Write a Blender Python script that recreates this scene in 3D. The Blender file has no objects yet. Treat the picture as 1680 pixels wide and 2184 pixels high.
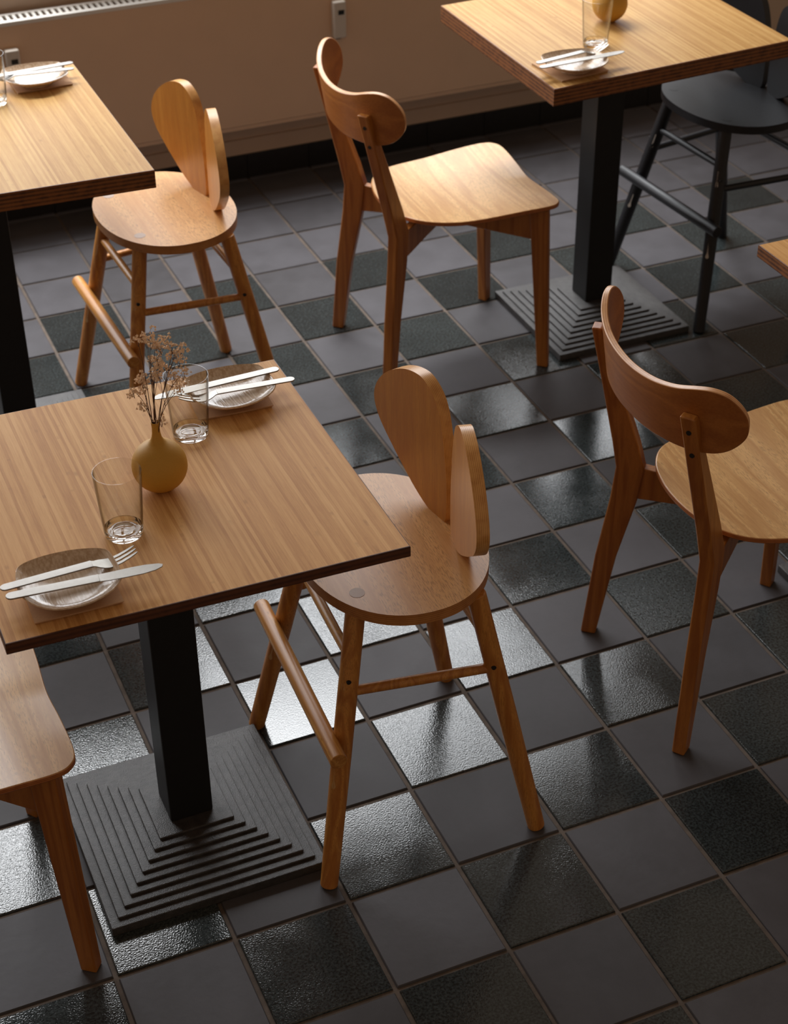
import bpy, bmesh, math, random
from mathutils import Vector, Matrix

random.seed(7)
SC = bpy.context.scene
COL = SC.collection
V = Vector

# ------------------------------------------------------------------ camera, world, lights, exposure
IMG_W = 1680.0
F_PX = 3630.22
RIGHT = V((0.919419657736394, -0.39317341501162467, -0.009064143422783916))
DOWN = V((-0.2337369566945371, -0.5277583655178317, -0.8166015813731459))
FWD = V((0.3162823549347453, 0.7529181717517802, -0.577130573269939))
CAM_POS = V((-1.10999, -1.88007, 2.23318))
cam_data = bpy.data.cameras.new('camera')
cam_data.sensor_fit = 'HORIZONTAL'
cam_data.sensor_width = 36.0
cam_data.lens = F_PX / IMG_W * 36.0
cam_data.clip_start = 0.05
cam_data.dof.use_dof = True
cam_data.dof.focus_distance = 2.75
cam_data.dof.aperture_fstop = 9.0
cam = bpy.data.objects.new('camera', cam_data)
COL.objects.link(cam)
M3 = Matrix((RIGHT, -DOWN, -FWD)).transposed()
cam.matrix_world = Matrix.Translation(CAM_POS) @ M3.to_4x4()
SC.camera = cam

SC.view_settings.view_transform = 'Standard'
SC.view_settings.look = 'None'
SC.view_settings.gamma = 1.0
SC.view_settings.use_curve_mapping = False
SC.view_settings.exposure = 0.0

world = bpy.data.worlds.new('dim_room')
SC.world = world
world.use_nodes = True
bg = world.node_tree.nodes['Background']
bg.inputs['Color'].default_value = (1.0, 0.73, 0.52, 1)
bg.inputs['Strength'].default_value = 0.20

HEAD = 3.0
# (x0, x1, sill, head): two wide windows above the radiator and one narrow glazed strip on the right
WINDOWS = [(-1.95, -0.10, 0.80, HEAD), (0.02, 1.66, 1.15, HEAD), (1.76, 1.90, 0.92, HEAD)]
WIN_POWER = 55.0
HIGH_POWER = 15.5
def area(name, loc, rx, sx, sy, energy, color, spread=180.0):
    ld = bpy.data.lights.new(name, 'AREA')
    ld.shape = 'RECTANGLE'
    ld.size, ld.size_y = sx, sy
    ld.energy = energy
    ld.spread = math.radians(spread)
    ld.color = color
    lo = bpy.data.objects.new(name, ld)
    COL.objects.link(lo)
    lo.location = loc
    lo.rotation_euler = (math.radians(rx), 0, 0)
for x0, x1, z0, z1 in WINDOWS:
    cx = (x0 + x1) / 2
    area('window_daylight', (cx, 2.925, (z0 + z1) / 2), -90, x1 - x0, z1 - z0, WIN_POWER * (x1 - x0) * (z1 - z0) / 3.5, (0.92, 0.96, 1.0))
    # added lamp behind each wide window, tilted down to act as brighter high sky
    if x1 - x0 > 0.5:
        area('window_high_sky', (cx, 3.38, 2.95), -22, x1 - x0, 0.46, HIGH_POWER * (x1 - x0) / 1.75, (0.97, 0.985, 1.0), 62)

# ------------------------------------------------------------------ object helpers
def tag(o, label, cat, group=None):
    o['label'] = label
    o['category'] = cat
    if group:
        o['group'] = group
    return o

def empty(name, loc, rz, label, cat, group=None):
    o = bpy.data.objects.new(name, None)
    o.empty_display_size = 0.05
    COL.objects.link(o)
    o.location = loc
    o.rotation_euler = (0, 0, rz)
    return tag(o, label, cat, group)

def mark_sharp(bm, ang=38):
    a = math.radians(ang)
    for f in bm.faces:
        f.smooth = True
    for e in bm.edges:
        if len(e.link_faces) == 2:
            try:
                e.smooth = e.calc_face_angle(0) < a
            except Exception:
                pass

def obj(name, bm, mats, parent=None, smooth=True, recalc=True):
    if recalc:
        bmesh.ops.recalc_face_normals(bm, faces=bm.faces[:])
    if smooth:
        mark_sharp(bm)
    me = bpy.data.meshes.new(name)
    bm.to_mesh(me)
    bm.free()
    if not isinstance(mats, (list, tuple)):
        mats = [mats]
    for m in mats:
        me.materials.append(m)
    o = bpy.data.objects.new(name, me)
    COL.objects.link(o)
    if parent:
        o.parent = parent
    if smooth:
        weighted(o)
    return o

def weighted(o):
    # keeps large flat faces flat where they meet rounded edges
    w = o.modifiers.new('flat_faces', 'WEIGHTED_NORMAL')
    w.mode = 'FACE_AREA'
    w.weight = 80
    w.keep_sharp = True

def struct(name, bm, mats):
    o = obj(name, bm, mats)
    o['kind'] = 'structure'
    return o

def copy_tree(o, parent=None):
    c = o.copy()
    COL.objects.link(c)
    if parent:
        c.parent = parent
    for ch in list(o.children):
        copy_tree(ch, c)
    return c

def box(bm, x0, x1, y0, y1, z0, z1, bevel=0.0, mi=0, segs=2):
    vs = [bm.verts.new((x, y, z)) for z in (z0, z1) for y in (y0, y1) for x in (x0, x1)]
    fs = [(0, 1, 3, 2), (4, 6, 7, 5), (0, 4, 5, 1), (2, 3, 7, 6), (0, 2, 6, 4), (1, 5, 7, 3)]
    faces = [bm.faces.new([vs[i] for i in f]) for f in fs]
    for f in faces:
        f.material_index = mi
    if bevel > 0:
        es = list({e for f in faces for e in f.edges})
        bmesh.ops.bevel(bm, geom=es, offset=bevel, segments=segs, profile=0.5, affect='EDGES')
    return faces

def hexa(bm, pts, bevel=0.0, mi=0, segs=2):
    """8 corners: 4 bottom (ccw) then 4 top (ccw)"""
    vs = [bm.verts.new(p) for p in pts]
    fs = [(3, 2, 1, 0), (4, 5, 6, 7), (0, 1, 5, 4), (1, 2, 6, 5), (2, 3, 7, 6), (3, 0, 4, 7)]
    faces = [bm.faces.new([vs[i] for i in f]) for f in fs]
    for f in faces:
        f.material_index = mi
    if bevel > 0:
        es = list({e for f in faces for e in f.edges})
        bmesh.ops.bevel(bm, geom=es, offset=bevel, segments=segs, profile=0.5, affect='EDGES')
    return faces

def prism(bm, pts, h0, h1, frame=None, bevel=0.0, mi_cap=0, mi_side=0, segs=2):
    """closed outline pts (2D) extruded from h0 to h1; frame maps (a, b, h) -> xyz"""
    fr = frame or (lambda a, b, h: (a, b, h))
    lo = [bm.verts.new(fr(a, b, h0)) for a, b in pts]
    hi = [bm.verts.new(fr(a, b, h1)) for a, b in pts]
    n = len(pts)
    uv = bm.loops.layers.uv.verify()
    c0 = bm.faces.new(lo[::-1])
    c1 = bm.faces.new(hi)
    c0.material_index = c1.material_index = mi_cap
    for i in range(n):
        f = bm.faces.new([lo[i], lo[(i + 1) % n], hi[(i + 1) % n], hi[i]])
        f.material_index = mi_side
        for l, hv in zip(f.loops, (h0, h0, h1, h1)):
            l[uv].uv = (hv, i * 0.01)
    if bevel > 0:
        es = list({e for f in (c0, c1) for e in f.edges})
        bmesh.ops.bevel(bm, geom=es, offset=bevel, segments=segs, profile=0.5, affect='EDGES', material=mi_side)

def spline(pts, per=6):
    out = []
    n = len(pts)
    for i in range(n):
        p0, p1, p2, p3 = (V(pts[(i + k - 1) % n]) for k in range(4))
        for j in range(per):
            t = j / per
            q = 0.5 * ((2 * p1) + (p2 - p0) * t + (2 * p0 - 5 * p1 + 4 * p2 - p3) * t * t + (3 * p1 - p0 - 3 * p2 + p3) * t ** 3)
            out.append(tuple(q))
    return out

def frame_for(d):
    d = d.normalized()
    a = d.cross(V((0, 0, 1)))
    if a.length < 1e-4:
        a = V((1, 0, 0))
    a.normalize()
    return a, d.cross(a).normalized()

def tube(bm, path, radii, segs=18, cap=True, round_end=0.0, mi=0):
    """sweep a circle along path (list of Vectors); radii per point"""
    path = [V(p) for p in path]
    if round_end > 0:
        d0 = (path[0] - path[1]).normalized()
        d1 = (path[-1] - path[-2]).normalized()
        r0, r1 = radii[0], radii[-1]
        path = [path[0], path[0] - d0 * round_end * 0.3, path[0] - d0 * round_end] + path[1:-1] + \
               [path[-1] - d1 * round_end, path[-1] - d1 * round_end * 0.3, path[-1]]
        radii = [r0 - round_end, r0 - round_end * 0.3, r0] + list(radii[1:-1]) + [r1, r1 - round_end * 0.3, r1 - round_end]
    rings = []
    a0 = None
    for i, p in enumerate(path):
        d = (path[min(i + 1, len(path) - 1)] - path[max(i - 1, 0)])
        a, b = frame_for(d)
        if a0 is not None and a.dot(a0) < 0:
            a, b = -a, -b
        a0 = a
        r = radii[i]
        rings.append([bm.verts.new(p + a * (r * math.cos(2 * math.pi * k / segs)) + b * (r * math.sin(2 * math.pi * k / segs))) for k in range(segs)])
    for i in range(len(rings) - 1):
        for k in range(segs):
            f = bm.faces.new([rings[i][k], rings[i][(k + 1) % segs], rings[i + 1][(k + 1) % segs], rings[i + 1][k]])
            f.material_index = mi
    if cap:
        for f in (bm.faces.new(rings[0][::-1]), bm.faces.new(rings[-1])):
            f.material_index = mi

def lathe(bm, prof, segs=40, mi=0):
    """prof: list of (r, z); r == 0 makes a pole"""
    rings = []
    for r, z in prof:
        if r <= 1e-6:
            rings.append([bm.verts.new((0, 0, z))])
        else:
            rings.append([bm.verts.new((r * math.cos(2 * math.pi * k / segs), r * math.sin(2 * math.pi * k / segs), z)) for k in range(segs)])
    for i in range(len(rings) - 1):
        A, B = rings[i], rings[i + 1]
        for k in range(segs):
            k2 = (k + 1) % segs
            if len(A) == 1 and len(B) == 1:
                continue
            if len(A) == 1:
                f = bm.faces.new([A[0], B[k2], B[k]])
            elif len(B) == 1:
                f = bm.faces.new([A[k], A[k2], B[0]])
            else:
                f = bm.faces.new([A[k], A[k2], B[k2], B[k]])
            f.material_index = mi

# ------------------------------------------------------------------ materials
def new_mat(name):
    m = bpy.data.materials.new(name)
    m.use_nodes = True
    nt = m.node_tree
    return m, nt, nt.nodes, nt.links, nt.nodes['Principled BSDF']

def col4(c):
    return (c[0], c[1], c[2], 1.0)

def srgb(r, g, b):
    f = lambda u: (u / 255) / 12.92 if u / 255 <= 0.04045 else ((u / 255 + 0.055) / 1.055) ** 2.4
    return (f(r), f(g), f(b))

def ramp(N, L, src, stops):
    r = N.new('ShaderNodeValToRGB')
    els = r.color_ramp.elements
    while len(els) < len(stops):
        els.new(0.5)
    for e, (p, c) in zip(els, stops):
        e.position = p
        e.color = col4(c) if len(c) == 3 else c
    L.new(src, r.inputs['Fac'])
    return r

def mapped(N, L, scale, coord='Object', loc=(0, 0, 0)):
    tc = N.new('ShaderNodeTexCoord')
    mp = N.new('ShaderNodeMapping')
    mp.inputs['Scale'].default_value = scale
    mp.inputs['Location'].default_value = loc
    L.new(tc.outputs[coord], mp.inputs['Vector'])
    return mp.outputs['Vector']

def noise(N, L, vec, scale, detail=4, rough=0.55, dist=0.0):
    n = N.new('ShaderNodeTexNoise')
    n.inputs['Scale'].default_value = scale
    n.inputs['Detail'].default_value = detail
    n.inputs['Roughness'].default_value = rough
    n.inputs['Distortion'].default_value = dist
    if vec is not None:
        L.new(vec, n.inputs['Vector'])
    return n.outputs['Fac']

def mix(N, L, a, b, fac, mode='MIX'):
    m = N.new('ShaderNodeMix')
    m.data_type = 'RGBA'
    m.blend_type = mode
    for sock, v in ((m.inputs['A'], a), (m.inputs['B'], b)):
        if isinstance(v, tuple):
            sock.default_value = col4(v)
        else:
            L.new(v, sock)
    if isinstance(fac, (int, float)):
        m.inputs['Factor'].default_value = fac
    else:
        L.new(fac, m.inputs['Factor'])
    return m.outputs['Result']

def math_n(N, L, op, a, b=None):
    m = N.new('ShaderNodeMath')
    m.operation = op
    for i, v in enumerate((a, b)):
        if v is None:
            continue
        if isinstance(v, (int, float)):
            m.inputs[i].default_value = v
        else:
            L.new(v, m.inputs[i])
    return m.outputs[0]

def bump(N, L, P, height, strength, dist):
    b = N.new('ShaderNodeBump')
    b.inputs['Strength'].default_value = strength
    b.inputs['Distance'].default_value = dist
    L.new(height, b.inputs['Height'])
    L.new(b.outputs['Normal'], P.inputs['Normal'])

def wood(name, light, dark, axis='y', pores=0.0, rough=0.38, ring=14.0, seed=0.0, coat=0.0, stretch=0.07, ringmix=0.5):
    """lacquered oak: grain runs along the given local axis"""
    m, nt, N, L, P = new_mat(name)
    s = [1.0, 1.0, 1.0]
    s['xyz'.index(axis)] = stretch
    v = mapped(N, L, s, loc=(seed, seed * 1.7, seed * 0.6))
    big = noise(N, L, v, ring, 3, 0.5, 0.6)
    wv = N.new('ShaderNodeMath'); wv.operation = 'SINE'
    L.new(math_n(N, L, 'MULTIPLY', big, 46.0), wv.inputs[0])
    band = math_n(N, L, 'MULTIPLY_ADD', wv.outputs[0], 0.5)
    band.node.inputs[2].default_value = 0.5
    fine = noise(N, L, v, 260, 3, 0.6)
    f = math_n(N, L, 'ADD', math_n(N, L, 'MULTIPLY', band, ringmix), math_n(N, L, 'MULTIPLY', fine, 1.0 - ringmix))
    r = ramp(N, L, f, [(0.18, dark), (0.78, light)])
    c = r.outputs['Color']
    if pores > 0:
        s2 = [1.0, 1.0, 1.0]
        s2['xyz'.index(axis)] = 0.085
        v2 = mapped(N, L, s2, loc=(3 + seed, 1, 2))
        pn = noise(N, L, v2, 820, 2, 0.5)
        pm = ramp(N, L, pn, [(0.53, (0, 0, 0)), (0.61, (1, 1, 1))])
        gate = ramp(N, L, band, [(0.25, (0.15, 0.15, 0.15)), (0.7, (1, 1, 1))])
        pk = mix(N, L, pm.outputs['Color'], gate.outputs['Color'], 1.0, 'MULTIPLY')
        pk = math_n(N, L, 'MULTIPLY', pk, pores)
        c = mix(N, L, c, tuple(x * 0.45 for x in dark), pk)
    L.new(c, P.inputs['Base Color'])
    P.inputs['Roughness'].default_value = rough
    P.inputs['Coat Weight'].default_value = coat
    P.inputs['Coat Roughness'].default_value = 0.20
    bump(N, L, P, fine, 0.06, 0.001)
    return m

def ply(name, light, dark, axis='z', period=0.0022, rough=0.35):
    """laminated edge: stripes stacked along the local axis"""
    m, nt, N, L, P = new_mat(name)
    tc = N.new('ShaderNodeTexCoord')
    sep = N.new('ShaderNodeSeparateXYZ')
    L.new(tc.outputs['UV'], sep.inputs[0])
    a = sep.outputs[0]
    s = math_n(N, L, 'SINE', math_n(N, L, 'MULTIPLY', a, 2 * math.pi / period))
    v = mapped(N, L, (1, 1, 1))
    n = noise(N, L, v, 60, 3)
    f = math_n(N, L, 'ADD', math_n(N, L, 'MULTIPLY', s, 0.28), n)
    r = ramp(N, L, f, [(0.1, dark), (0.75, light)])
    L.new(r.outputs['Color'], P.inputs['Base Color'])
    P.inputs['Roughness'].default_value = rough
    return m

def bamboo(name, light, mid, dark, rough=0.42, strip=0.0055):
    """bamboo board: narrow strips along y with scattered darker nodes"""
    m, nt, N, L, P = new_mat(name)
    tc = N.new('ShaderNodeTexCoord')
    sep = N.new('ShaderNodeSeparateXYZ')
    L.new(tc.outputs['Object'], sep.inputs[0])
    sx = math_n(N, L, 'FLOOR', math_n(N, L, 'DIVIDE', sep.outputs[0], strip))
    wn = N.new('ShaderNodeTexWhiteNoise'); wn.noise_dimensions = '1D'
    L.new(sx, wn.inputs['W'])
    v = mapped(N, L, (1, 0.03, 1))
    fib = noise(N, L, v, 520, 4, 0.75)
    v2 = mapped(N, L, (1, 0.22, 1))
    blot = noise(N, L, v2, 16, 4, 0.6)
    f = math_n(N, L, 'ADD', math_n(N, L, 'ADD', math_n(N, L, 'MULTIPLY', wn.outputs['Value'], 0.22), math_n(N, L, 'MULTIPLY', fib, 0.45)), math_n(N, L, 'MULTIPLY', blot, 0.22))
    r = ramp(N, L, f, [(0.30, dark), (0.44, mid), (0.60, light)])
    # nodes: short darker ticks across single strips
    cmb = N.new('ShaderNodeCombineXYZ')
    L.new(math_n(N, L, 'MULTIPLY', sx, 3.71), cmb.inputs[0])
    L.new(math_n(N, L, 'MULTIPLY', sep.outputs[1], 26.0), cmb.inputs[1])
    nn = noise(N, L, cmb.outputs[0], 1.0, 2, 0.5)
    nm = ramp(N, L, nn, [(0.66, (0, 0, 0)), (0.74, (1, 1, 1))])
    c = mix(N, L, r.outputs['Color'], tuple(x * 0.72 for x in dark), math_n(N, L, 'MULTIPLY', nm.outputs['Color'], 0.42))
    L.new(c, P.inputs['Base Color'])
    P.inputs['Roughness'].default_value = rough
    P.inputs['Specular IOR Level'].default_value = 0.1
    bump(N, L, P, fib, 0.04, 0.001)
    return m

def plain(name, c, rough=0.5, metal=0.0, spec=0.5, nz=0.0, nscale=60, bmp=0.0, bscale=200):
    m, nt, N, L, P = new_mat(name)
    v = mapped(N, L, (1, 1, 1))
    n = noise(N, L, v, nscale, 4)
    r = ramp(N, L, n, [(0.25, tuple(max(0, x * (1 - nz)) for x in c)), (0.75, tuple(x * (1 + nz) for x in c))])
    L.new(r.outputs['Color'], P.inputs['Base Color'])
    P.inputs['Roughness'].default_value = rough
    P.inputs['Metallic'].default_value = metal
    P.inputs['Specular IOR Level'].default_value = spec
    if bmp > 0:
        bump(N, L, P, noise(N, L, v, bscale, 3), bmp, 0.002)
    return m

MAT = {}
OAK_L, OAK_D = srgb(214, 158, 98), srgb(184, 124, 66)
MAT['oak_seat'] = wood('oak_seat', srgb(218, 166, 106), srgb(192, 136, 78), 'y', pores=0.58, rough=0.36, ring=7, stretch=0.05, ringmix=0.35)
MAT['oak_leg'] = wood('oak_leg', srgb(206, 142, 68), srgb(172, 106, 44), 'z', pores=0.35, rough=0.38, ring=16)
MAT['oak_rod'] = wood('oak_rod', srgb(212, 154, 82), srgb(172, 112, 50), 'y', pores=0.5, rough=0.34, ring=18)
MAT['oak_ear'] = wood('oak_ear', srgb(204, 138, 56), srgb(180, 112, 40), 'z', pores=0.18, rough=0.36, ring=10, ringmix=0.25)
MAT['ply_ear'] = ply('ply_ear', srgb(226, 170, 100), srgb(186, 124, 60), 'x', 0.0030)
MAT['ply_seat'] = ply('ply_seat', srgb(200, 138, 78), srgb(160, 100, 50), 'z', 0.0040)
MAT['endgrain'] = plain('endgrain', srgb(186, 162, 146), 0.5, nz=0.15, nscale=900)
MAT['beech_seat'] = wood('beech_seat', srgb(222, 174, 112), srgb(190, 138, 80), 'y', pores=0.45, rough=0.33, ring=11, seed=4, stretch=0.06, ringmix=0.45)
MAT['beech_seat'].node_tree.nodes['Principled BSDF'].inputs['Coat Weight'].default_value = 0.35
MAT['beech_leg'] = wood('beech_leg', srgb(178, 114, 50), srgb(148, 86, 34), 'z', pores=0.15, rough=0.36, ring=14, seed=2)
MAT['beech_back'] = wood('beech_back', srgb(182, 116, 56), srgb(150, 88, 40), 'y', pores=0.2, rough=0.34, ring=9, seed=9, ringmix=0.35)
MAT['ply_back'] = ply('ply_back', srgb(226, 172, 118), srgb(186, 124, 76), 'x', 0.0045)
MAT['ply_bseat'] = ply('ply_bseat', srgb(190, 118, 64), srgb(140, 76, 38), 'z', 0.0035)
MAT['hole'] = plain('hole', (0.012, 0.009, 0.008), 0.6)
MAT['slot'] = plain('slot', srgb(205, 160, 105), 0.4)
MAT['black_wood'] = plain('black_wood', (0.012, 0.012, 0.014), 0.42, nz=0.3, nscale=120, bmp=0.05, bscale=300)
MAT['black_steel'] = plain('black_steel', (0.006, 0.006, 0.006), 0.55, nz=0.2)
MAT['cast_iron'] = plain('cast_iron', (0.044, 0.040, 0.038), 0.42, nz=0.5, nscale=60, bmp=0.6, bscale=520, spec=0.75)
MAT['bamboo_mid'] = bamboo('bamboo_mid', srgb(230, 180, 118), srgb(214, 160, 98), srgb(194, 138, 80))
MAT['bamboo_pale'] = bamboo('bamboo_pale', srgb(206, 166, 106), srgb(192, 148, 90), srgb(174, 128, 72))
MAT['bamboo_edge'] = ply('bamboo_edge', srgb(140, 86, 42), srgb(70, 36, 16), 'z', 0.0085, 0.5)
MAT['bamboo_edge_dark'] = ply('bamboo_edge_dark', srgb(96, 54, 30), srgb(66, 34, 18), 'z', 0.009, 0.5)  # shade of the unlit front edge put into the colour
MAT['plate'] = None
MAT['steel'] = plain('steel', (0.30, 0.28, 0.257), 0.36, metal=1.0, nz=0.06, nscale=200)
MAT['kraft'] = plain('kraft', srgb(205, 165, 125), 0.85, nz=0.06, nscale=300)
MAT['ochre'] = plain('ochre', srgb(198, 148, 54), 0.55, nz=0.08, nscale=900, bmp=0.08, bscale=900)
MAT['stem'] = plain('stem', srgb(78, 48, 32), 0.7)
MAT['blossom'] = plain('blossom', srgb(238, 210, 180), 0.85, nz=0.25, nscale=220)
MAT['wall'] = plain('wall_paint', srgb(206, 182, 160), 0.75, nz=0.04, nscale=8, bmp=0.05, bscale=90)
MAT['radiator'] = plain('radiator_enamel', srgb(230, 196, 164), 0.42, nz=0.03, nscale=6)
MAT['grille'] = plain('grille_enamel', srgb(232, 228, 220), 0.4)
MAT['dark_gap'] = plain('dark_gap', (0.03, 0.03, 0.03), 0.8)  # near-black colour stands for shade between the radiator panels
MAT['meter'] = plain('meter_plastic', srgb(215, 205, 192), 0.45)
MAT['lcd'] = plain('lcd', (0.02, 0.022, 0.02), 0.25)
MAT['grout'] = plain('grout', srgb(96, 84, 74), 0.9, nz=0.3, nscale=40, bmp=0.3, bscale=400)
MAT['plinth'] = plain('plinth_tile', (0.018, 0.017, 0.017), 0.35, nz=0.2)

def plate_mat():
    m, nt, N, L, P = new_mat('stoneware_glaze')
    v = mapped(N, L, (1.0, 0.10, 1.0))
    rib = noise(N, L, v, 260, 2, 0.5)
    r = ramp(N, L, rib, [(0.35, srgb(198, 166, 134)), (0.7, srgb(228, 204, 178))])
    L.new(r.outputs['Color'], P.inputs['Base Color'])
    P.inputs['Roughness'].default_value = 0.16
    P.inputs['Coat Weight'].default_value = 0.4
    P.inputs['Coat Roughness'].default_value = 0.06
    bump(N, L, P, rib, 0.16, 0.004)
    return m
MAT['plate'] = plate_mat()

def thin_glass():
    m, nt, N, L, P = new_mat('glass_wall')
    N.remove(P)
    out = N['Material Output']
    tr = N.new('ShaderNodeBsdfTransparent'); tr.inputs['Color'].default_value = (0.955, 0.955, 0.95, 1)
    gl = N.new('ShaderNodeBsdfGlossy'); gl.inputs['Roughness'].default_value = 0.03
    gl.inputs['Color'].default_value = (1, 1, 1, 1)
    lw = N.new('ShaderNodeLayerWeight'); lw.inputs['Blend'].default_value = 0.5
    fr = math_n(N, L, 'MULTIPLY_ADD', math_n(N, L, 'POWER', lw.outputs['Facing'], 4.0), 0.75)
    fr.node.inputs[2].default_value = 0.035
    mx = N.new('ShaderNodeMixShader')
    tint = ramp(N, L, lw.outputs['Facing'], [(0.0, (0.975, 0.975, 0.97)), (0.6, (0.93, 0.93, 0.92)), (0.93, (0.22, 0.21, 0.20))])
    L.new(tint.outputs['Color'], tr.inputs['Color'])
    L.new(fr, mx.inputs[0]); L.new(tr.outputs[0], mx.inputs[1]); L.new(gl.outputs[0], mx.inputs[2])
    L.new(mx.outputs[0], out.inputs['Surface'])
    return m
MAT['glass_wall'] = thin_glass()

def solid_glass():
    m, nt, N, L, P = new_mat('glass_base')
    P.inputs['Base Color'].default_value = (1, 1, 1, 1)
    P.inputs['Transmission Weight'].default_value = 1.0
    P.inputs['Roughness'].default_value = 0.02
    P.inputs['IOR'].default_value = 1.48
    return m
MAT['glass_base'] = solid_glass()

def tile_mat(name, c0, c1, rough0, rough1, bump_s, bump_scale, glossy):
    m, nt, N, L, P = new_mat(name)
    geo = N.new('ShaderNodeNewGeometry')
    rnd = geo.outputs['Random Per Island']
    v = mapped(N, L, (1, 1, 1))
    mott = noise(N, L, v, 7, 6, 0.68)
    f = math_n(N, L, 'ADD', math_n(N, L, 'MULTIPLY', mott, 0.7), math_n(N, L, 'MULTIPLY', rnd, 0.3))
    r = ramp(N, L, f, [(0.25, c0), (0.75, c1)])
    c = r.outputs['Color']
    if glossy:
        sp = noise(N, L, v, 210, 3, 0.6)
        spm = ramp(N, L, sp, [(0.38, (0.45, 0.45, 0.45)), (0.66, (1.5, 1.5, 1.5))])
        c = mix(N, L, c, spm.outputs['Color'], 1.0, 'MULTIPLY')
    else:
        sp = noise(N, L, v, 420, 2, 0.5)
        spm = ramp(N, L, sp, [(0.68, (0, 0, 0)), (0.76, (1, 1, 1))])
        c = mix(N, L, c, tuple(x * 0.55 for x in c0), math_n(N, L, 'MULTIPLY', spm.outputs['Color'], 0.5))
    L.new(c, P.inputs['Base Color'])
    rr = math_n(N, L, 'MULTIPLY_ADD', noise(N, L, v, 14, 4, 0.6), rough1 - rough0)
    rr.node.inputs[2].default_value = rough0
    L.new(rr, P.inputs['Roughness'])
    P.inputs['Specular IOR Level'].default_value = 0.72 if glossy else 0.2
    # dimpled glaze: strength varies over each tile
    h = noise(N, L, v, bump_scale, 2, 0.45)
    h2 = noise(N, L, v, 3.5, 2, 0.5)
    amt = ramp(N, L, math_n(N, L, 'ADD', h2, math_n(N, L, 'MULTIPLY', math_n(N, L, 'SUBTRACT', rnd, 0.5), 0.35)), [(0.40, (0.30, 0.30, 0.30)), (0.6, (1, 1, 1))])
    hh = math_n(N, L, 'MULTIPLY', h, amt.outputs['Color'])
    bump(N, L, P, hh, bump_s, 0.004)
    return m
MAT['tile_matte'] = tile_mat('tile_matte', (0.057, 0.053, 0.055), (0.104, 0.099, 0.107), 0.40, 0.62, 0.10, 60, False)
MAT['tile_gloss'] = tile_mat('tile_gloss', (0.024, 0.030, 0.031), (0.046, 0.055, 0.055), 0.06, 0.14, 0.12, 330, True)

# ------------------------------------------------------------------ the setting
S = 0.206
WALL_Y = 2.91
def build_floor():
    bm = bmesh.new()
    # grout bed
    vs = [bm.verts.new(p) for p in ((-2.6, -2.2, -0.004), (3.2, -2.2, -0.004), (3.2, WALL_Y, -0.004), (-2.6, WALL_Y, -0.004))]
    bm.faces.new(vs).material_index = 0
    rnd = random.Random(3)
    for j in range(-10, 15):
        y0, y1 = j * S, (j + 1) * S
        if j == 14:
            y1 = WALL_Y + 0.003
        for i in range(-12, 15):
            x0, x1 = i * S, (i + 1) * S
            g = 0.0038
            mi = 2 if ((i + j) % 2 == 0 and j <= 10) else 1
            dz = rnd.uniform(-0.0006, 0.0004)
            jx, jy = rnd.uniform(-0.0006, 0.0006), rnd.uniform(-0.0006, 0.0006)
            pts = [(x0 + g + jx, y0 + g + jy), (x1 - g + jx, y0 + g + jy), (x1 - g + jx, y1 - g + jy), (x0 + g + jx, y1 - g + jy)]
            e = 0.0022
            inn = [(pts[0][0] + e, pts[0][1] + e), (pts[1][0] - e, pts[1][1] + e), (pts[2][0] - e, pts[2][1] - e), (pts[3][0] + e, pts[3][1] - e)]
            e2 = 0.0007
            md = [(pts[0][0] + e2, pts[0][1] + e2), (pts[1][0] - e2, pts[1][1] + e2), (pts[2][0] - e2, pts[2][1] - e2), (pts[3][0] + e2, pts[3][1] - e2)]
            A = [bm.verts.new((x, y, -0.004)) for x, y in pts]
            B = [bm.verts.new((x, y, -0.0012 + dz)) for x, y in md]
            Cc = [bm.verts.new((x, y, dz)) for x, y in inn]
            for lo, hi in ((A, B), (B, Cc)):
                for k in range(4):
                    f = bm.faces.new([lo[k], lo[(k + 1) % 4], hi[(k + 1) % 4], hi[k]])
                    f.material_index = mi
            bm.faces.new(Cc).material_index = mi
    struct('floor', bm, [MAT['grout'], MAT['tile_matte'], MAT['tile_gloss']])
build_floor()

def build_wall():
    bm = bmesh.new()
    x_lo, x_hi, top = -2.6, 3.2, 3.25
    y0, y1 = WALL_Y, WALL_Y + 0.22
    wins = sorted(WINDOWS)
    box(bm, x_lo, x_hi, y0, y1, HEAD, top)
    xs = [x_lo] + [v for w in wins for v in (w[0], w[1])] + [x_hi]
    for k in range(0, len(xs), 2):
        box(bm, xs[k], xs[k + 1], y0, y1, -0.004, HEAD)
    for w in wins:
        box(bm, w[0], w[1], y0, y1, -0.004, w[2])
    struct('wall_back', bm, MAT['wall'])
    bm = bmesh.new()
    for i in range(-12, 15):
        box(bm, i * S + 0.0006, (i + 1) * S - 0.0006, WALL_Y - 0.010, WALL_Y, -0.003, 0.078, 0.0015)
    struct('baseboard_back', bm, MAT['plinth'])
    bm = bmesh.new()
    box(bm, x_lo, x_hi, WALL_Y - 0.006, WALL_Y, 0.078, 0.128, 0.002)
    struct('trim_1', bm, MAT['wall'])
    for n, (a, b, z0, z1) in enumerate(WINDOWS):
        bm = bmesh.new()
        t = 0.045 if b - a > 0.5 else 0.015
        yy0, yy1 = WALL_Y + 0.016, WALL_Y + 0.06
        box(bm, a, a + t, yy0, yy1, z0, z1, 0.004)
        box(bm, b - t, b, yy0, yy1, z0, z1, 0.004)
        box(bm, a + t, b - t, yy0, yy1, z0, z0 + t, 0.004)
        box(bm, a + t, b - t, yy0, yy1, z1 - t, z1, 0.004)
        if b - a > 0.5:
            box(bm, (a + b) / 2 - 0.02, (a + b) / 2 + 0.02, yy0, yy1, z0 + t, z1 - t, 0.004)
        struct('window_%d' % (n + 1), bm, MAT['grille'])
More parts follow.
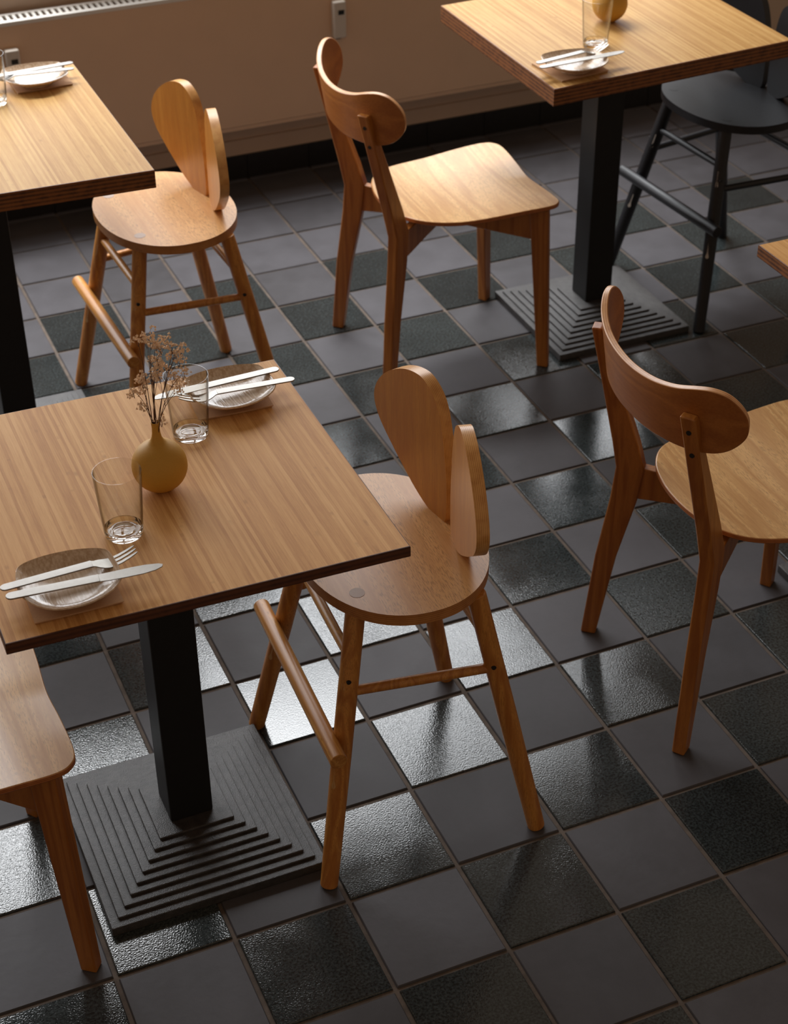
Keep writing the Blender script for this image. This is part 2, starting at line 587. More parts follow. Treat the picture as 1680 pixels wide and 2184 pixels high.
build_wall()

# ------------------------------------------------------------------ radiator and its two meters
RX0, RX1 = -0.95, 1.72
RY0, RY1 = 2.812, 2.884
RZ0, RZ1 = 0.196, 0.628
def build_radiator():
    t = empty('radiator', (0, RY1, 0), 0, 'long flat brown-beige panel radiator with white vented top on the back wall', 'radiator')
    off = V((0, -RY1, 0))
    def put(name, bm, mats, parent=t):
        bmesh.ops.translate(bm, verts=bm.verts[:], vec=off)
        return obj(name, bm, mats, parent)
    bm = bmesh.new()
    box(bm, RX0, RX1, RY0, RY0 + 0.016, RZ0 + 0.012, RZ1 - 0.006, 0.005, segs=3)
    box(bm, RX0, RX1, RY0 + 0.004, RY0 + 0.016, RZ0, RZ0 + 0.014, 0.003)
    put('front_panel', bm, MAT['radiator'])
    bm = bmesh.new()
    box(bm, RX0, RX1, RY1 - 0.014, RY1, RZ0 + 0.004, RZ1 - 0.006, 0.003)
    put('back_panel', bm, MAT['radiator'])
    bm = bmesh.new()
    box(bm, RX0 + 0.01, RX1 - 0.01, RY0 + 0.018, RY1 - 0.016, RZ0 + 0.03, RZ1 - 0.03)  # solid block, coloured dark as the shade seen through the grille
    put('convector_fins', bm, MAT['dark_gap'])
    bm = bmesh.new()
    zt = RZ1
    box(bm, RX0, RX1, RY0 - 0.002, RY0 + 0.018, zt - 0.012, zt, 0.002)
    box(bm, RX0, RX1, RY1 - 0.014, RY1 + 0.001, zt - 0.012, zt, 0.002)
    n = int((RX1 - RX0) / 0.0185)
    for k in range(n + 1):
        x = RX0 + 0.004 + k * 0.0185
        box(bm, x, x + 0.0085, RY0 + 0.016, RY1 - 0.012, zt - 0.006, zt - 0.0008)
    put('top_grille', bm, MAT['grille'])
    for x in (RX0 + 0.15, RX1 - 0.2):
        bm = bmesh.new()
        box(bm, x, x + 0.03, RY1, WALL_Y - 0.0005, RZ0 + 0.05, RZ1 - 0.05)
        put('wall_bracket', bm, MAT['radiator'])
build_radiator()

def build_meter(x, zt, label):
    h = 0.112
    t = empty('heat_meter', (x, RY0, zt - h), 0, label, 'meter', 'heat meters clipped on the radiator')
    bm = bmesh.new()
    box(bm, -0.020, 0.020, -0.026, 0.0, 0, h, 0.005, segs=3)
    obj('meter_body', bm, MAT['meter'], t)
    bm = bmesh.new()
    box(bm, -0.006, 0.013, -0.0275, -0.0245, h - 0.040, h - 0.026, 0.001)
    obj('meter_display', bm, MAT['lcd'], t)
    bm = bmesh.new()
    box(bm, -0.009, 0.007, -0.012, -0.003, -0.006, 0.002, 0.001)
    obj('seal_tab', bm, MAT['hole'], t)
build_meter(0.694, 0.556, 'small pale plastic meter on the radiator above the tan curved-back chair')
build_meter(-0.288, 0.556, 'small pale plastic meter on the radiator behind the left table and its glass')

# ------------------------------------------------------------------ tables
def build_table(corners, ztop, thick, centre, mat_top, label, base_rot=0.0, base_half=0.1935):
    """corners: 4 xy ccw from near-left"""
    cx, cy = centre
    t = empty('dining_table', (cx, cy, 0), 0, label, 'table', 'square pedestal tables')
    bm = bmesh.new()
    pts = [(x - cx, y - cy) for x, y in corners]
    prism(bm, pts, ztop - thick, ztop, None, 0.0018, 0, 1)
    obj('tabletop', bm, [mat_top, MAT['bamboo_edge_dark'] if thick < 0.022 else MAT['bamboo_edge']], t)
    # stepped cast base
    steps = 9
    bm = bmesh.new()
    z = 0.0
    h0, hs = 0.019, 0.0056
    w_out, w_in = base_half, 0.068
    for k in range(steps):
        w = w_out + (w_in - w_out) * k / (steps - 1)
        z1 = h0 + hs * k
        z0 = 0.0 if k == 0 else h0 + hs * (k - 1) - 0.001
        box(bm, -w, w, -w, w, z0, z1, 0.0022, segs=2)
    o = obj('stepped_base', bm, MAT['cast_iron'], t)
    o.rotation_euler = (0, 0, base_rot)
    zb = h0 + hs * (steps - 1)
    bm = bmesh.new()
    box(bm, -0.039, 0.039, -0.039, 0.039, zb - 0.001, ztop - thick - 0.004, 0.004)
    o = obj('post', bm, MAT['black_steel'], t)
    o.rotation_euler = (0, 0, base_rot)
    bm = bmesh.new()
    box(bm, -0.16, 0.16, -0.16, 0.16, ztop - thick - 0.006, ztop - thick, 0.001)
    obj('mounting_plate', bm, MAT['black_steel'], t)
    return t

T1 = [(-0.904, -0.002), (-0.302, -0.019), (-0.299, 0.583), (-0.901, 0.600)]
T2 = [(-0.905, 1.326), (-0.297, 1.296), (-0.297, 1.960), (-0.905, 1.980)]
T3 = [(0.647, 1.349), (1.307, 1.393), (1.307, 1.998), (0.648, 1.966)]
T4 = [(0.714, 0.010), (1.310, 0.010), (1.310, 0.614), (0.714, 0.614)]
H1, H2, H4 = 0.737, 0.803, 0.737
build_table(T1, H1, 0.0195, (-0.612, 0.278), MAT['bamboo_mid'], 'thin-topped bamboo table nearest the camera, holding the ochre vase of dried flowers')
build_table(T2, H2, 0.040, (-0.598, 1.630), MAT['bamboo_pale'], 'thick pale bamboo table on the left, close to the radiator')
build_table(T3, H2, 0.042, (0.966, 1.674), MAT['bamboo_pale'], 'thick pale bamboo table between the tan curved-back chair and the black chair')
build_table(T4, H4, 0.026, (0.975, 0.300), MAT['bamboo_mid'], 'bamboo table of which only one corner shows at the right edge')

# ------------------------------------------------------------------ chairs with two ear-shaped back boards
EAR = [(0.014, 0.000), (0.009, 0.060), (0.014, 0.120), (0.026, 0.185), (0.045, 0.228), (0.078, 0.250), (0.112, 0.250),
       (0.152, 0.236), (0.197, 0.207), (0.228, 0.172), (0.238, 0.138), (0.222, 0.104), (0.182, 0.070), (0.140, 0.040),
       (0.105, 0.018), (0.070, 0.002), (0.040, -0.002)]
SEAT_H = 0.54
def ear_bm(sg):
    phi = math.radians(12)
    u = V((-math.sin(phi), sg * math.cos(phi), 0))
    nrm = V((math.cos(phi), sg * math.sin(phi), 0))
    O = V((0.110, 0, SEAT_H))
    pts = spline(EAR, 5)
    bm = bmesh.new()
    th = 0.021
    prism(bm, pts, 0.0, th, lambda a, c, h: O + u * a + V((0, 0, c)) + nrm * h, 0.0022, 0, 1)
    return bm

def mouse_seat_bm():
    bm = bmesh.new()
    pts = []
    n = 72
    for k in range(n):
        t = 2 * math.pi * k / n
        c, s = math.cos(t), math.sin(t)
        e = 2 / 2.15
        pts.append((math.copysign(abs(c) ** e, c) * 0.158, math.copysign(abs(s) ** e, s) * 0.206))
    prism(bm, pts, SEAT_H - 0.021, SEAT_H, None, 0.0025, 0, 1)
    return bm

LEGS = {(-1, 1): ((-0.197, 0.220), (-0.097, 0.117)), (-1, -1): ((-0.197, -0.220), (-0.097, -0.117)),
        (1, 1): ((0.197, 0.218), (0.088, 0.160)), (1, -1): ((0.197, -0.218), (0.088, -0.160))}
def leg_pt(k, z):
    (fx, fy), (tx, ty) = LEGS[k]
    t = z / SEAT_H
    return V((fx + (tx - fx) * t, fy + (ty - fy) * t, z))

def make_mouse_chair(M, label):
    t = empty('ear_back_chair', (0, 0, 0), 0, label, 'chair', 'ear-backed chairs')
    obj('seat', mouse_seat_bm(), [M['seat'], M['seat_edge']], t)
    for sg in (1, -1):
        obj('ear_backrest', ear_bm(sg), [M['ear'], M['ear_edge']], t)
    for k in LEGS:
        bm = bmesh.new()
        tube(bm, [leg_pt(k, 0.0), leg_pt(k, 0.26), leg_pt(k, SEAT_H - 0.02)], [0.0156, 0.0172, 0.0168], 22, True, 0.003)
        lg = obj('leg', bm, M['leg'], t)
        if k[0] < 0:
            # turned-over tenon showing in the seat, and the rest notches
            bm = bmesh.new()
            p = leg_pt(k, SEAT_H)
            tube(bm, [V((p.x, p.y, SEAT_H - 0.004)), V((p.x, p.y, SEAT_H + 0.0004))], [0.0128, 0.0128], 28)
            obj('tenon', bm, M['tenon'], lg)
            for zc in (0.205, 0.385):
                q = leg_pt(k, zc)
                bm = bmesh.new()
                ax = (leg_pt(k, zc + 0.1) - leg_pt(k, zc)).normalized()
                nn = V((-0.80, -0.60, 0)); nn = (nn - ax * nn.dot(ax)).normalized()
                tt = ax.cross(nn)
                pts = [(0.0042 * math.cos(g), -0.006 + 0.0055 * math.sin(g)) for g in [math.pi + i * math.pi / 10 for i in range(11)]] + [(0.0013, 0.004), (0.0011, 0.030), (-0.0011, 0.030), (-0.0013, 0.004)]
                prism(bm, pts, -0.004, 0.0003, lambda u, c, h, q=q, ax=ax, nn=nn, tt=tt: q + ax * c + tt * u + nn * (math.sqrt(0.0166 ** 2 - u * u) + h), 0.0)
                obj('peg_slot', bm, M['slot'], lg)
        # bolt head for the side rungs
        q = leg_pt(k, 0.395 if k[0] < 0 else 0.378)
        bm = bmesh.new()
        sy = k[1]
        dx = 0.006 * k[0] * (-1 if k[0] > 0 else 1)
        tube(bm, [q + V((dx, sy * 0.010, 0)), q + V((dx, sy * 0.0175, 0))], [0.0042, 0.0040], 14)
        obj('bolt_hole', bm, M['hole'], lg)
    def rung(a, b, r, mat, name):
        bm = bmesh.new()
        tube(bm, [a, (a + b) / 2, b], [r, r * 1.06, r], 16)
        obj(name, bm, mat, t)
    rung(leg_pt((-1, 1), 0.425), leg_pt((-1, -1), 0.425), 0.0086, M['rod'], 'stretcher')
    rung(leg_pt((1, 1), 0.425), leg_pt((1, -1), 0.425), 0.0086, M['rod'], 'stretcher')
    for sy in (1, -1):
        rung(leg_pt((-1, sy), 0.366), leg_pt((1, sy), 0.366), 0.0086, M['leg'], 'stretcher')
    fx = leg_pt((-1, 1), 0.285).x - 0.027
    bm = bmesh.new()
    tube(bm, [V((fx, 0.222, 0.285)), V((fx, 0, 0.285)), V((fx, -0.222, 0.285))], [0.0150, 0.0150, 0.0150], 24, True, 0.002)
    obj('foot_rest', bm, M['rod'], t)
    return t

OAK = dict(seat=MAT['oak_seat'], seat_edge=MAT['ply_seat'], ear=MAT['oak_ear'], ear_edge=MAT['ply_ear'], leg=MAT['oak_leg'],
           rod=MAT['oak_rod'], tenon=MAT['endgrain'], slot=MAT['slot'], hole=MAT['hole'])
BLK = {k: MAT['black_wood'] for k in OAK}
BLK['hole'] = MAT['hole']
BLK['slot'] = MAT['meter']
A1 = make_mouse_chair(OAK, 'oak ear-backed chair tucked under the table with the dried flowers')
A1.location = (-0.223, 0.257, 0); A1.rotation_euler.z = math.radians(-2.8)
A2 = copy_tree(A1)
A2.location = (-0.188, 1.668, 0); A2.rotation_euler.z = math.radians(2.0)
A2['label'] = 'oak ear-backed chair standing by the left table near the radiator'
A3 = make_mouse_chair(BLK, 'black-painted ear-backed chair behind the right table')
A3.location = (1.364, 1.703, 0); A3.rotation_euler.z = math.radians(4)

# ------------------------------------------------------------------ chairs with one curved back board
def seat_z(x, y):
    # shallow dish, lifting towards the front corners and the rear
    return 0.452 - 0.010 * (1 - (y / 0.2) ** 2) - 0.010 * math.exp(-((x - 0.0) / 0.12) ** 2) + 0.03 * max(0, -x - 0.08) - 0.10 * max(0, x - 0.16) * max(0, 0.6 - abs(y) / 0.2)

SEAT_OUT = [(-0.165, 0.0), (-0.160, 0.060), (-0.143, 0.115), (-0.105, 0.160), (-0.040, 0.186), (0.050, 0.198), (0.140, 0.206), (0.200, 0.208),
            (0.228, 0.196), (0.240, 0.165), (0.240, 0.08)]
def half_width(x):
    for (xa, ya), (xb, yb) in zip(SEAT_OUT, SEAT_OUT[1:]):
        if xa <= x <= xb and xb > xa:
            return ya + (yb - ya) * (x - xa) / (xb - xa)
    return 0.0

def bseat_bm():
    full = [(x, y) for x, y in SEAT_OUT] + [(0.236, 0.0)] + [(x, -y) for x, y in SEAT_OUT[::-1][:-1]]
    ring = spline(full, 5)
    rings = 9
    bm = bmesh.new()
    uv = bm.loops.layers.uv.verify()
    th = 0.011
    cx = 0.04
    tops, bots = [], []
    for r in range(1, rings + 1):
        s = r / rings
        tops.append([bm.verts.new((cx + (x - cx) * s, y * s, seat_z(cx + (x - cx) * s, y * s))) for x, y in ring])
        bots.append([bm.verts.new((cx + (x - cx) * s, y * s, seat_z(cx + (x - cx) * s, y * s) - th)) for x, y in ring])
    ct = bm.verts.new((cx, 0, seat_z(cx, 0)))
    cb = bm.verts.new((cx, 0, seat_z(cx, 0) - th))
    n = len(ring)
    for k in range(n):
        k2 = (k + 1) % n
        bm.faces.new([ct, tops[0][k], tops[0][k2]])
        bm.faces.new([cb, bots[0][k2], bots[0][k]])
        for r in range(rings - 1):
            bm.faces.new([tops[r][k], tops[r + 1][k], tops[r + 1][k2], tops[r][k2]])
            bm.faces.new([bots[r][k2], bots[r + 1][k2], bots[r + 1][k], bots[r][k]])
        f = bm.faces.new([tops[-1][k], bots[-1][k], bots[-1][k2], tops[-1][k2]])
        f.material_index = 1
        for l, hv in zip(f.loops, (0, th, th, 0)):
            l[uv].uv = (hv, k * 0.01)
    return bm

BACK_XM, BACK_K, BACK_Q, BACK_SL = 0.2829, 1.064, 16.9, -0.16
BACK_OUT = [(0.0, 0.760), (0.046, 0.762), (0.089, 0.767), (0.131, 0.776), (0.167, 0.788), (0.190, 0.793), (0.209, 0.789), (0.222, 0.775), (0.230, 0.755), (0.2315, 0.736),
            (0.229, 0.714), (0.220, 0.694), (0.206, 0.677), (0.187, 0.666), (0.155, 0.659), (0.10, 0.655), (0.05, 0.652), (0.0, 0.652)]
def back_pt(y, z, h):
    # h: distance towards the sitter from the outer face
    dx = 2 * BACK_K * y + 4 * BACK_Q * y ** 3
    n = V((1, -dx, -BACK_SL)).normalized()
    return V((-BACK_XM + BACK_K * y * y + BACK_Q * y ** 4 + BACK_SL * (z - 0.7), y, z)) + n * h

def back_bm():
    full = BACK_OUT + [(-y, z) for y, z in BACK_OUT[::-1][1:-1]]
    ring = spline(full, 5)
    bm = bmesh.new()
    uv = bm.loops.layers.uv.verify()
    th = 0.0125
    czf = lambda y: 0.708
    rings = 10
    A, B = [], []
    for r in range(1, rings + 1):
        s = r / rings
        ra, rb = [], []
        for y, z in ring:
            yy = y * s
            c0 = czf(0)
            zz = c0 + (z - c0) * s
            ra.append(bm.verts.new(back_pt(yy, zz, 0)))
            rb.append(bm.verts.new(back_pt(yy, zz, th)))
        A.append(ra); B.append(rb)
    ca = bm.verts.new(back_pt(0, czf(0), 0)); cb = bm.verts.new(back_pt(0, czf(0), th))
    n = len(ring)
    for k in range(n):
        k2 = (k + 1) % n
        bm.faces.new([ca, A[0][k2], A[0][k]])
        bm.faces.new([cb, B[0][k], B[0][k2]])
        for r in range(rings - 1):
            bm.faces.new([A[r][k2], A[r + 1][k2], A[r + 1][k], A[r][k]])
            bm.faces.new([B[r][k], B[r + 1][k], B[r + 1][k2], B[r][k2]])
        f = bm.faces.new([A[-1][k], B[-1][k], B[-1][k2], A[-1][k2]])
        f.material_index = 1
        for l, hv in zip(f.loops, (0, th, th, 0)):
            l[uv].uv = (hv, k * 0.01)
    return bm

def bevel_mod(o, w=0.0015):
    for old in list(o.modifiers):
        o.modifiers.remove(old)
    m = o.modifiers.new('edge', 'BEVEL')
    m.width = w
    m.segments = 2
    m.limit_method = 'ANGLE'
    m.angle_limit = math.radians(50)
    weighted(o)
    return o

TWIST = math.radians(38)
def diag(sg, front):
    """unit directions towards the seat centre and across it, for a corner leg"""
    c, q = math.cos(TWIST), math.sin(TWIST)
    rad = V((-c if front else c, -sg * q, 0))
    return rad, V((-rad.y, rad.x, 0))

def loft(prof, rad, tan, sg):
    bm = bmesh.new()
    rings = []
    for x, y, z, hd, hw in prof:
        c = V((x, sg * y, z))
        rings.append([bm.verts.new(c + rad * a * hd + tan * b * hw) for a, b in ((-1, -1), (1, -1), (1, 1), (-1, 1))])
    for i in range(len(rings) - 1):
        for k in range(4):
            bm.faces.new([rings[i][k], rings[i][(k + 1) % 4], rings[i + 1][(k + 1) % 4], rings[i + 1][k]])
    bm.faces.new(rings[0][::-1]); bm.faces.new(rings[-1])
    return bm

# bent legs standing on the diagonals: (x, y, z, half depth, half width)
REAR = [(-0.216, 0.194, 0.0, 0.0150, 0.0125), (-0.198, 0.178, 0.20, 0.0205, 0.0132), (-0.178, 0.160, 0.345, 0.0260, 0.0138), (-0.172, 0.154, 0.420, 0.0275, 0.0140),
        (-0.186, 0.155, 0.480, 0.0250, 0.0140), (-0.222, 0.160, 0.61, 0.0170, 0.0140), (-0.258, 0.166, 0.738, 0.0095, 0.0138)]
FRONT = [(0.208, 0.194, 0.0, 0.0140, 0.0120), (0.188, 0.177, 0.436, 0.0235, 0.0125)]
def rear_leg_bm(sg):
    return loft(REAR, *diag(sg, False), sg)

def front_leg_bm(sg):
    return loft(FRONT, *diag(sg, True), sg)

def cross_rail_bm(sg):
    """one bar of the X under the seat: rear corner sg to the opposite front corner"""
    a = V((-0.160, sg * 0.146, 0)); b = V((0.176, -sg * 0.166, 0))
    d = b - a
    n = V((-d.y, d.x, 0)).normalized()
    pts = [(0.0, 0.352), (0.25, 0.360), (0.5, 0.364), (1.0, 0.354), (1.0, 0.430), (0.75, 0.419), (0.5, 0.414), (0.25, 0.417), (0.0, 0.424)]
    bm = bmesh.new()
    prism(bm, pts, -0.0105, 0.0105, lambda u, c, h: a + d * u + n * h + V((0, 0, c)))
    return bm

def make_dining_chair(label):
    t = empty('curved_back_chair', (0, 0, 0), 0, label, 'chair', 'curved-back chairs')
    bevel_mod(obj('seat', bseat_bm(), [MAT['beech_seat'], MAT['ply_bseat']], t), 0.0022)
    bevel_mod(obj('backrest', back_bm(), [MAT['beech_back'], MAT['ply_back']], t), 0.0022)
    for sg in (1, -1):
        lg = bevel_mod(obj('rear_leg', rear_leg_bm(sg), MAT['beech_leg'], t), 0.003)
        rad = diag(sg, False)[0]
        for z in (0.708, 0.660):
            f = (z - 0.61) / 0.128
            c = V((-0.222 - 0.036 * f, sg * (0.160 + 0.006 * f), z)) - rad * (0.0170 - 0.0075 * f)
            bm = bmesh.new()
            tube(bm, [c + rad * 0.004, c - rad * 0.0014], [0.0045, 0.0045], 14)
            obj('screw_hole', bm, MAT['hole'], lg)
        bevel_mod(obj('front_leg', front_leg_bm(sg), MAT['beech_leg'], t), 0.0025)
        bevel_mod(obj('cross_rail', cross_rail_bm(sg), MAT['beech_leg'], t), 0.0018)
    return t

B1 = make_dining_chair('tan curved-back chair with a sunlit seat, facing the right table')
B1.location = (0.527, 1.689, 0); B1.rotation_euler.z = math.radians(-2.7)
B2 = copy_tree(B1)
B2.location = (0.526, 0.283, 0); B2.rotation_euler.z = math.radians(-2.0)
B2['label'] = 'curved-back chair with dark shaded backrest, facing the table corner at the right edge'
B3 = copy_tree(B1)
B3.location = (-1.063, 0.233, 0); B3.rotation_euler.z = math.radians(0)
B3['label'] = 'curved-back chair cut off by the left edge, only seat corner and a leg showing'

# ------------------------------------------------------------------ table ware
PLATE_OUT = [(-0.073, 0.0), (-0.067, 0.041), (-0.057, 0.059), (-0.030, 0.067), (0.0, 0.068), (0.030, 0.064), (0.060, 0.053), (0.071, 0.036),
             (0.073, -0.014), (0.066, -0.035), (0.048, -0.053), (0.022, -0.065), (-0.005, -0.068), (-0.035, -0.062), (-0.055, -0.045), (-0.067, -0.025)]
def plate_bm():
    ring = spline(PLATE_OUT, 4)
    prof = [(0.45, 0.0), (0.50, 0.0), (0.53, 0.005), (0.80, 0.0125), (0.97, 0.0195), (1.0, 0.0215), (1.0, 0.0228), (0.985, 0.0238), (0.965, 0.0226), (0.88, 0.0165), (0.74, 0.0110), (0.55, 0.0080), (0.25, 0.0070)]
    bm = bmesh.new()
    R = [[bm.verts.new((x * s, y * s, z)) for x, y in ring] for s, z in prof]
    c0 = bm.verts.new((0, 0, 0.002)); c1 = bm.verts.new((0, 0, 0.0068))
    n = len(ring)
    for k in range(n):
        k2 = (k + 1) % n
        bm.faces.new([c0, R[0][k], R[0][k2]])
        bm.faces.new([c1, R[-1][k2], R[-1][k]])
        for i in range(len(R) - 1):
            bm.faces.new([R[i][k], R[i + 1][k], R[i + 1][k2], R[i][k2]])
    return bm

NAP_T = 0.003
def napkin_bm():
    bm = bmesh.new()
    n = 10
    h = 0.0625
    for layer in range(3):
        z0 = layer * 0.001
        off = layer * 0.0012
        g = []
        for j in range(n + 1):
            for i in range(n + 1):
                x = -h + 2 * h * i / n + (off if i == n else 0)
                y = -h + 2 * h * j / n - (off if j == 0 else 0)
                edge = max(abs(i - n / 2), abs(j - n / 2)) / (n / 2)
                g.append(bm.verts.new((x, y, z0 + 0.0009 + 0.0006 * layer * edge ** 4)))
        for j in range(n):
            for i in range(n):
                bm.faces.new([g[j * (n + 1) + i], g[j * (n + 1) + i + 1], g[(j + 1) * (n + 1) + i + 1], g[(j + 1) * (n + 1) + i]])
    r = bmesh.ops.extrude_face_region(bm, geom=bm.faces[:])
    vs = [e for e in r['geom'] if isinstance(e, bmesh.types.BMVert)]
    bmesh.ops.translate(bm, verts=vs, vec=(0, 0, -0.0009))
    return bm

def knife_parts(t):
    # lies along +x from the handle end at the origin
    bm = bmesh.new()
    pts = []
    for k in range(9):
        a = math.pi / 2 + math.pi * k / 8
        pts.append((0.0085 + 0.0085 * math.cos(a), 0.0080 * math.sin(a)))
    pts += [(0.132, -0.0086), (0.132, 0.0086)]
    prism(bm, pts, 0.0, 0.0026, None, 0.0006)
    obj('handle', bm, MAT['steel'], t)
    bm = bmesh.new()
    blade = [(0.130, -0.0086), (0.145, -0.0100), (0.170, -0.0108), (0.195, -0.0104), (0.212, -0.0080), (0.2225, -0.0030), (0.2245, 0.0025),
             (0.219, 0.0062), (0.200, 0.0090), (0.180, 0.0095), (0.155, 0.0086), (0.130, 0.0086)]
    prism(bm, blade, 0.0006, 0.0020, None, 0.0005)
    obj('blade', bm, MAT['steel'], t)

def fork_parts(t):
    bm = bmesh.new()
    pts = []
    for k in range(9):
        a = math.pi / 2 + math.pi * k / 8
        pts.append((0.0080 + 0.0080 * math.cos(a), 0.0075 * math.sin(a)))
    pts += [(0.134, -0.0078), (0.134, 0.0078)]
    prism(bm, pts, 0.0, 0.0024, None, 0.0006)
    obj('handle', bm, MAT['steel'], t)
    zf = lambda x: 0.0021 - 0.0075 * math.sin(min(1, max(0, (x - 0.134) / 0.030)) * math.pi / 2) + 0.012 * max(0, (x - 0.158) / 0.040) ** 1.6
    bm = bmesh.new()
    def strip(xs, ys):
        rings = []
        for x, (a, b) in zip(xs, ys):
            z = zf(x)
            rings.append([bm.verts.new((x, a, z)), bm.verts.new((x, b, z)), bm.verts.new((x, b, z - 0.0017)), bm.verts.new((x, a, z - 0.0017))])
        for i in range(len(rings) - 1):
            for k in range(4):
                bm.faces.new([rings[i][k], rings[i][(k + 1) % 4], rings[i + 1][(k + 1) % 4], rings[i + 1][k]])
        bm.faces.new(rings[0][::-1]); bm.faces.new(rings[-1])
    strip([0.133, 0.138, 0.143, 0.150, 0.157, 0.163], [(-0.0070, 0.0070), (-0.0070, 0.0070), (-0.0095, 0.0095), (-0.0112, 0.0112), (-0.0116, 0.0116), (-0.0114, 0.0114)])
    for yc in (-0.0087, 0.0, 0.0087):
        strip([0.1628, 0.175, 0.187, 0.196, 0.200], [(yc - 0.0027, yc + 0.0027), (yc - 0.0025, yc + 0.0025), (yc * 0.98 - 0.0022, yc * 0.98 + 0.0022), (yc * 0.96 - 0.0017, yc * 0.96 + 0.0017), (yc * 0.96 - 0.0008, yc * 0.96 + 0.0008)])
    obj('tines', bm, MAT['steel'], t)

def make_glass(label):
    t = empty('water_glass', (0, 0, 0), 0, label, 'glass', 'clear tumblers')
    bm = bmesh.new()
    h, r0, r1, w = 0.113, 0.0290, 0.0365, 0.0012
    ro = lambda z: r0 + (r1 - r0) * z / h
    lathe(bm, [(ro(0.010), 0.010), (ro(0.05), 0.05), (ro(h - 0.001), h - 0.001), (ro(h) - 0.0003, h), (ro(h) - w, h), (ro(h) - w - 0.0003, h - 0.001),
               (ro(0.05) - w, 0.05), (ro(0.014) - w, 0.014)], 56)
    obj('glass_wall', bm, MAT['glass_wall'], t)
    bm = bmesh.new()
    lathe(bm, [(0, 0.0018), (0.012, 0.0014), (0.020, 0.0004), (0.0255, 0.0), (0.0280, 0.0012), (0.0290, 0.0035), (ro(0.012), 0.012), (ro(0.014) - w, 0.0135),
               (0.0255, 0.0098), (0.022, 0.0082), (0.0175, 0.0086), (0.0165, 0.0094), (0.0150, 0.0086), (0.008, 0.0078), (0, 0.0080)], 56)
    obj('glass_base', bm, MAT['glass_base'], t)
    return t

def make_vase(label):
    bm = bmesh.new()
    prof = [(0, 0.0006), (0.0115, 0.0), (0.0150, 0.0008)]
    zc, R = 0.0435, 0.0432
    for k in range(1, 15):
        a = math.radians(-70 + k * (70 + 60) / 14)
        prof.append((R * math.cos(a), zc + R * math.sin(a) * 1.0))
    prof += [(0.0155, 0.0845), (0.0110, 0.0885), (0.0080, 0.0945), (0.0064, 0.1030), (0.0060, 0.1120), (0.0064, 0.1190), (0.0070, 0.1215), (0.0062, 0.1222), (0.0050, 0.1210), (0.0046, 0.100), (0.0046, 0.0700), (0, 0.068)]
    lathe(bm, prof, 56)
    o = obj('bud_vase', bm, MAT['ochre'])
    return tag(o, label, 'vase', 'round ochre bud vases')

def place_setting(ztop, plate, prot, nap, nrot, knife, fork, labels, protos):
    """knife and fork: (handle end xy, tip xy)"""
    def inst(key, make):
        if key not in protos:
            protos[key] = make()
            return protos[key]
        return copy_tree(protos[key])
    n = inst('napkin', lambda: obj('paper_napkin', napkin_bm(), MAT['kraft']))
    n.location = (nap[0], nap[1], ztop); n.rotation_euler = (0, 0, nrot)
    tag(n, labels[0], 'napkin', 'folded paper napkins')
    p = inst('plate', lambda: obj('side_plate', plate_bm(), MAT['plate']))
    p.location = (plate[0], plate[1], ztop + 0.0040); p.rotation_euler = (0, 0, prot)
    tag(p, labels[1], 'plate', 'stoneware side plates')
    def mk(name, cat, fn):
        t = empty(name, (0, 0, 0), 0, '', cat)
        fn(t)
        return t
    zc = ztop + 0.0040 + 0.0239
    for key, nm, fn, seg, lab, grp in (('knife', 'table_knife', knife_parts, knife, labels[2], 'steel table knives'), ('fork', 'table_fork', fork_parts, fork, labels[3], 'steel table forks')):
        o = inst(key, lambda: mk(nm, key, fn))
        (hx, hy), (tx, ty) = seg
        o.location = (hx, hy, zc)
        o.rotation_euler = (0, 0, math.atan2(ty - hy, tx - hx))
        tag(o, lab, key, grp)

PR = {}
place_setting(H1, (-0.792, 0.073), 0.0, (-0.792, 0.086), math.radians(-1), ((-0.884, 0.064), (-0.659, 0.046)), ((-0.887, 0.086), (-0.688, 0.093)),
              ['brown paper napkin under the plate at the near left corner of the flower table', 'shallow brown-glazed plate nearest the camera, at the near left corner of the flower table',
               'steel knife lying on the plate at the near left corner of the flower table', 'steel fork lying on the plate at the near left corner of the flower table'], PR)
place_setting(H1, (-0.411, 0.482), math.radians(2), (-0.416, 0.500), math.radians(-3), ((-0.319, 0.501), (-0.540, 0.494)), ((-0.306, 0.459), (-0.500, 0.476)),
              ['brown paper napkin under the plate at the far corner of the flower table', 'shallow glazed plate behind a tumbler at the far corner of the flower table',
               'steel knife on the plate at the far corner of the flower table', 'steel fork on the plate at the far corner of the flower table'], PR)
place_setting(H2, (0.742, 1.428), math.radians(-2), (0.738, 1.449), math.radians(6), ((0.642, 1.412), (0.871, 1.423)), ((0.648, 1.440), (0.856, 1.474)),
              ['brown paper napkin under the plate on the right table', 'pale glazed plate at the corner of the right table', 'steel knife on the plate of the right table', 'steel fork on the plate of the right table'], PR)
place_setting(H2, (-0.408, 1.859), math.radians(0), (-0.398, 1.884), math.radians(1.5), ((-0.313, 1.884), (-0.536, 1.868)), ((-0.320, 1.846), (-0.518, 1.872)),
              ['pale paper napkin under the plate on the left table', 'white glazed plate at the corner of the left table', 'steel knife on the white plate of the left table', 'steel fork on the white plate of the left table'], PR)

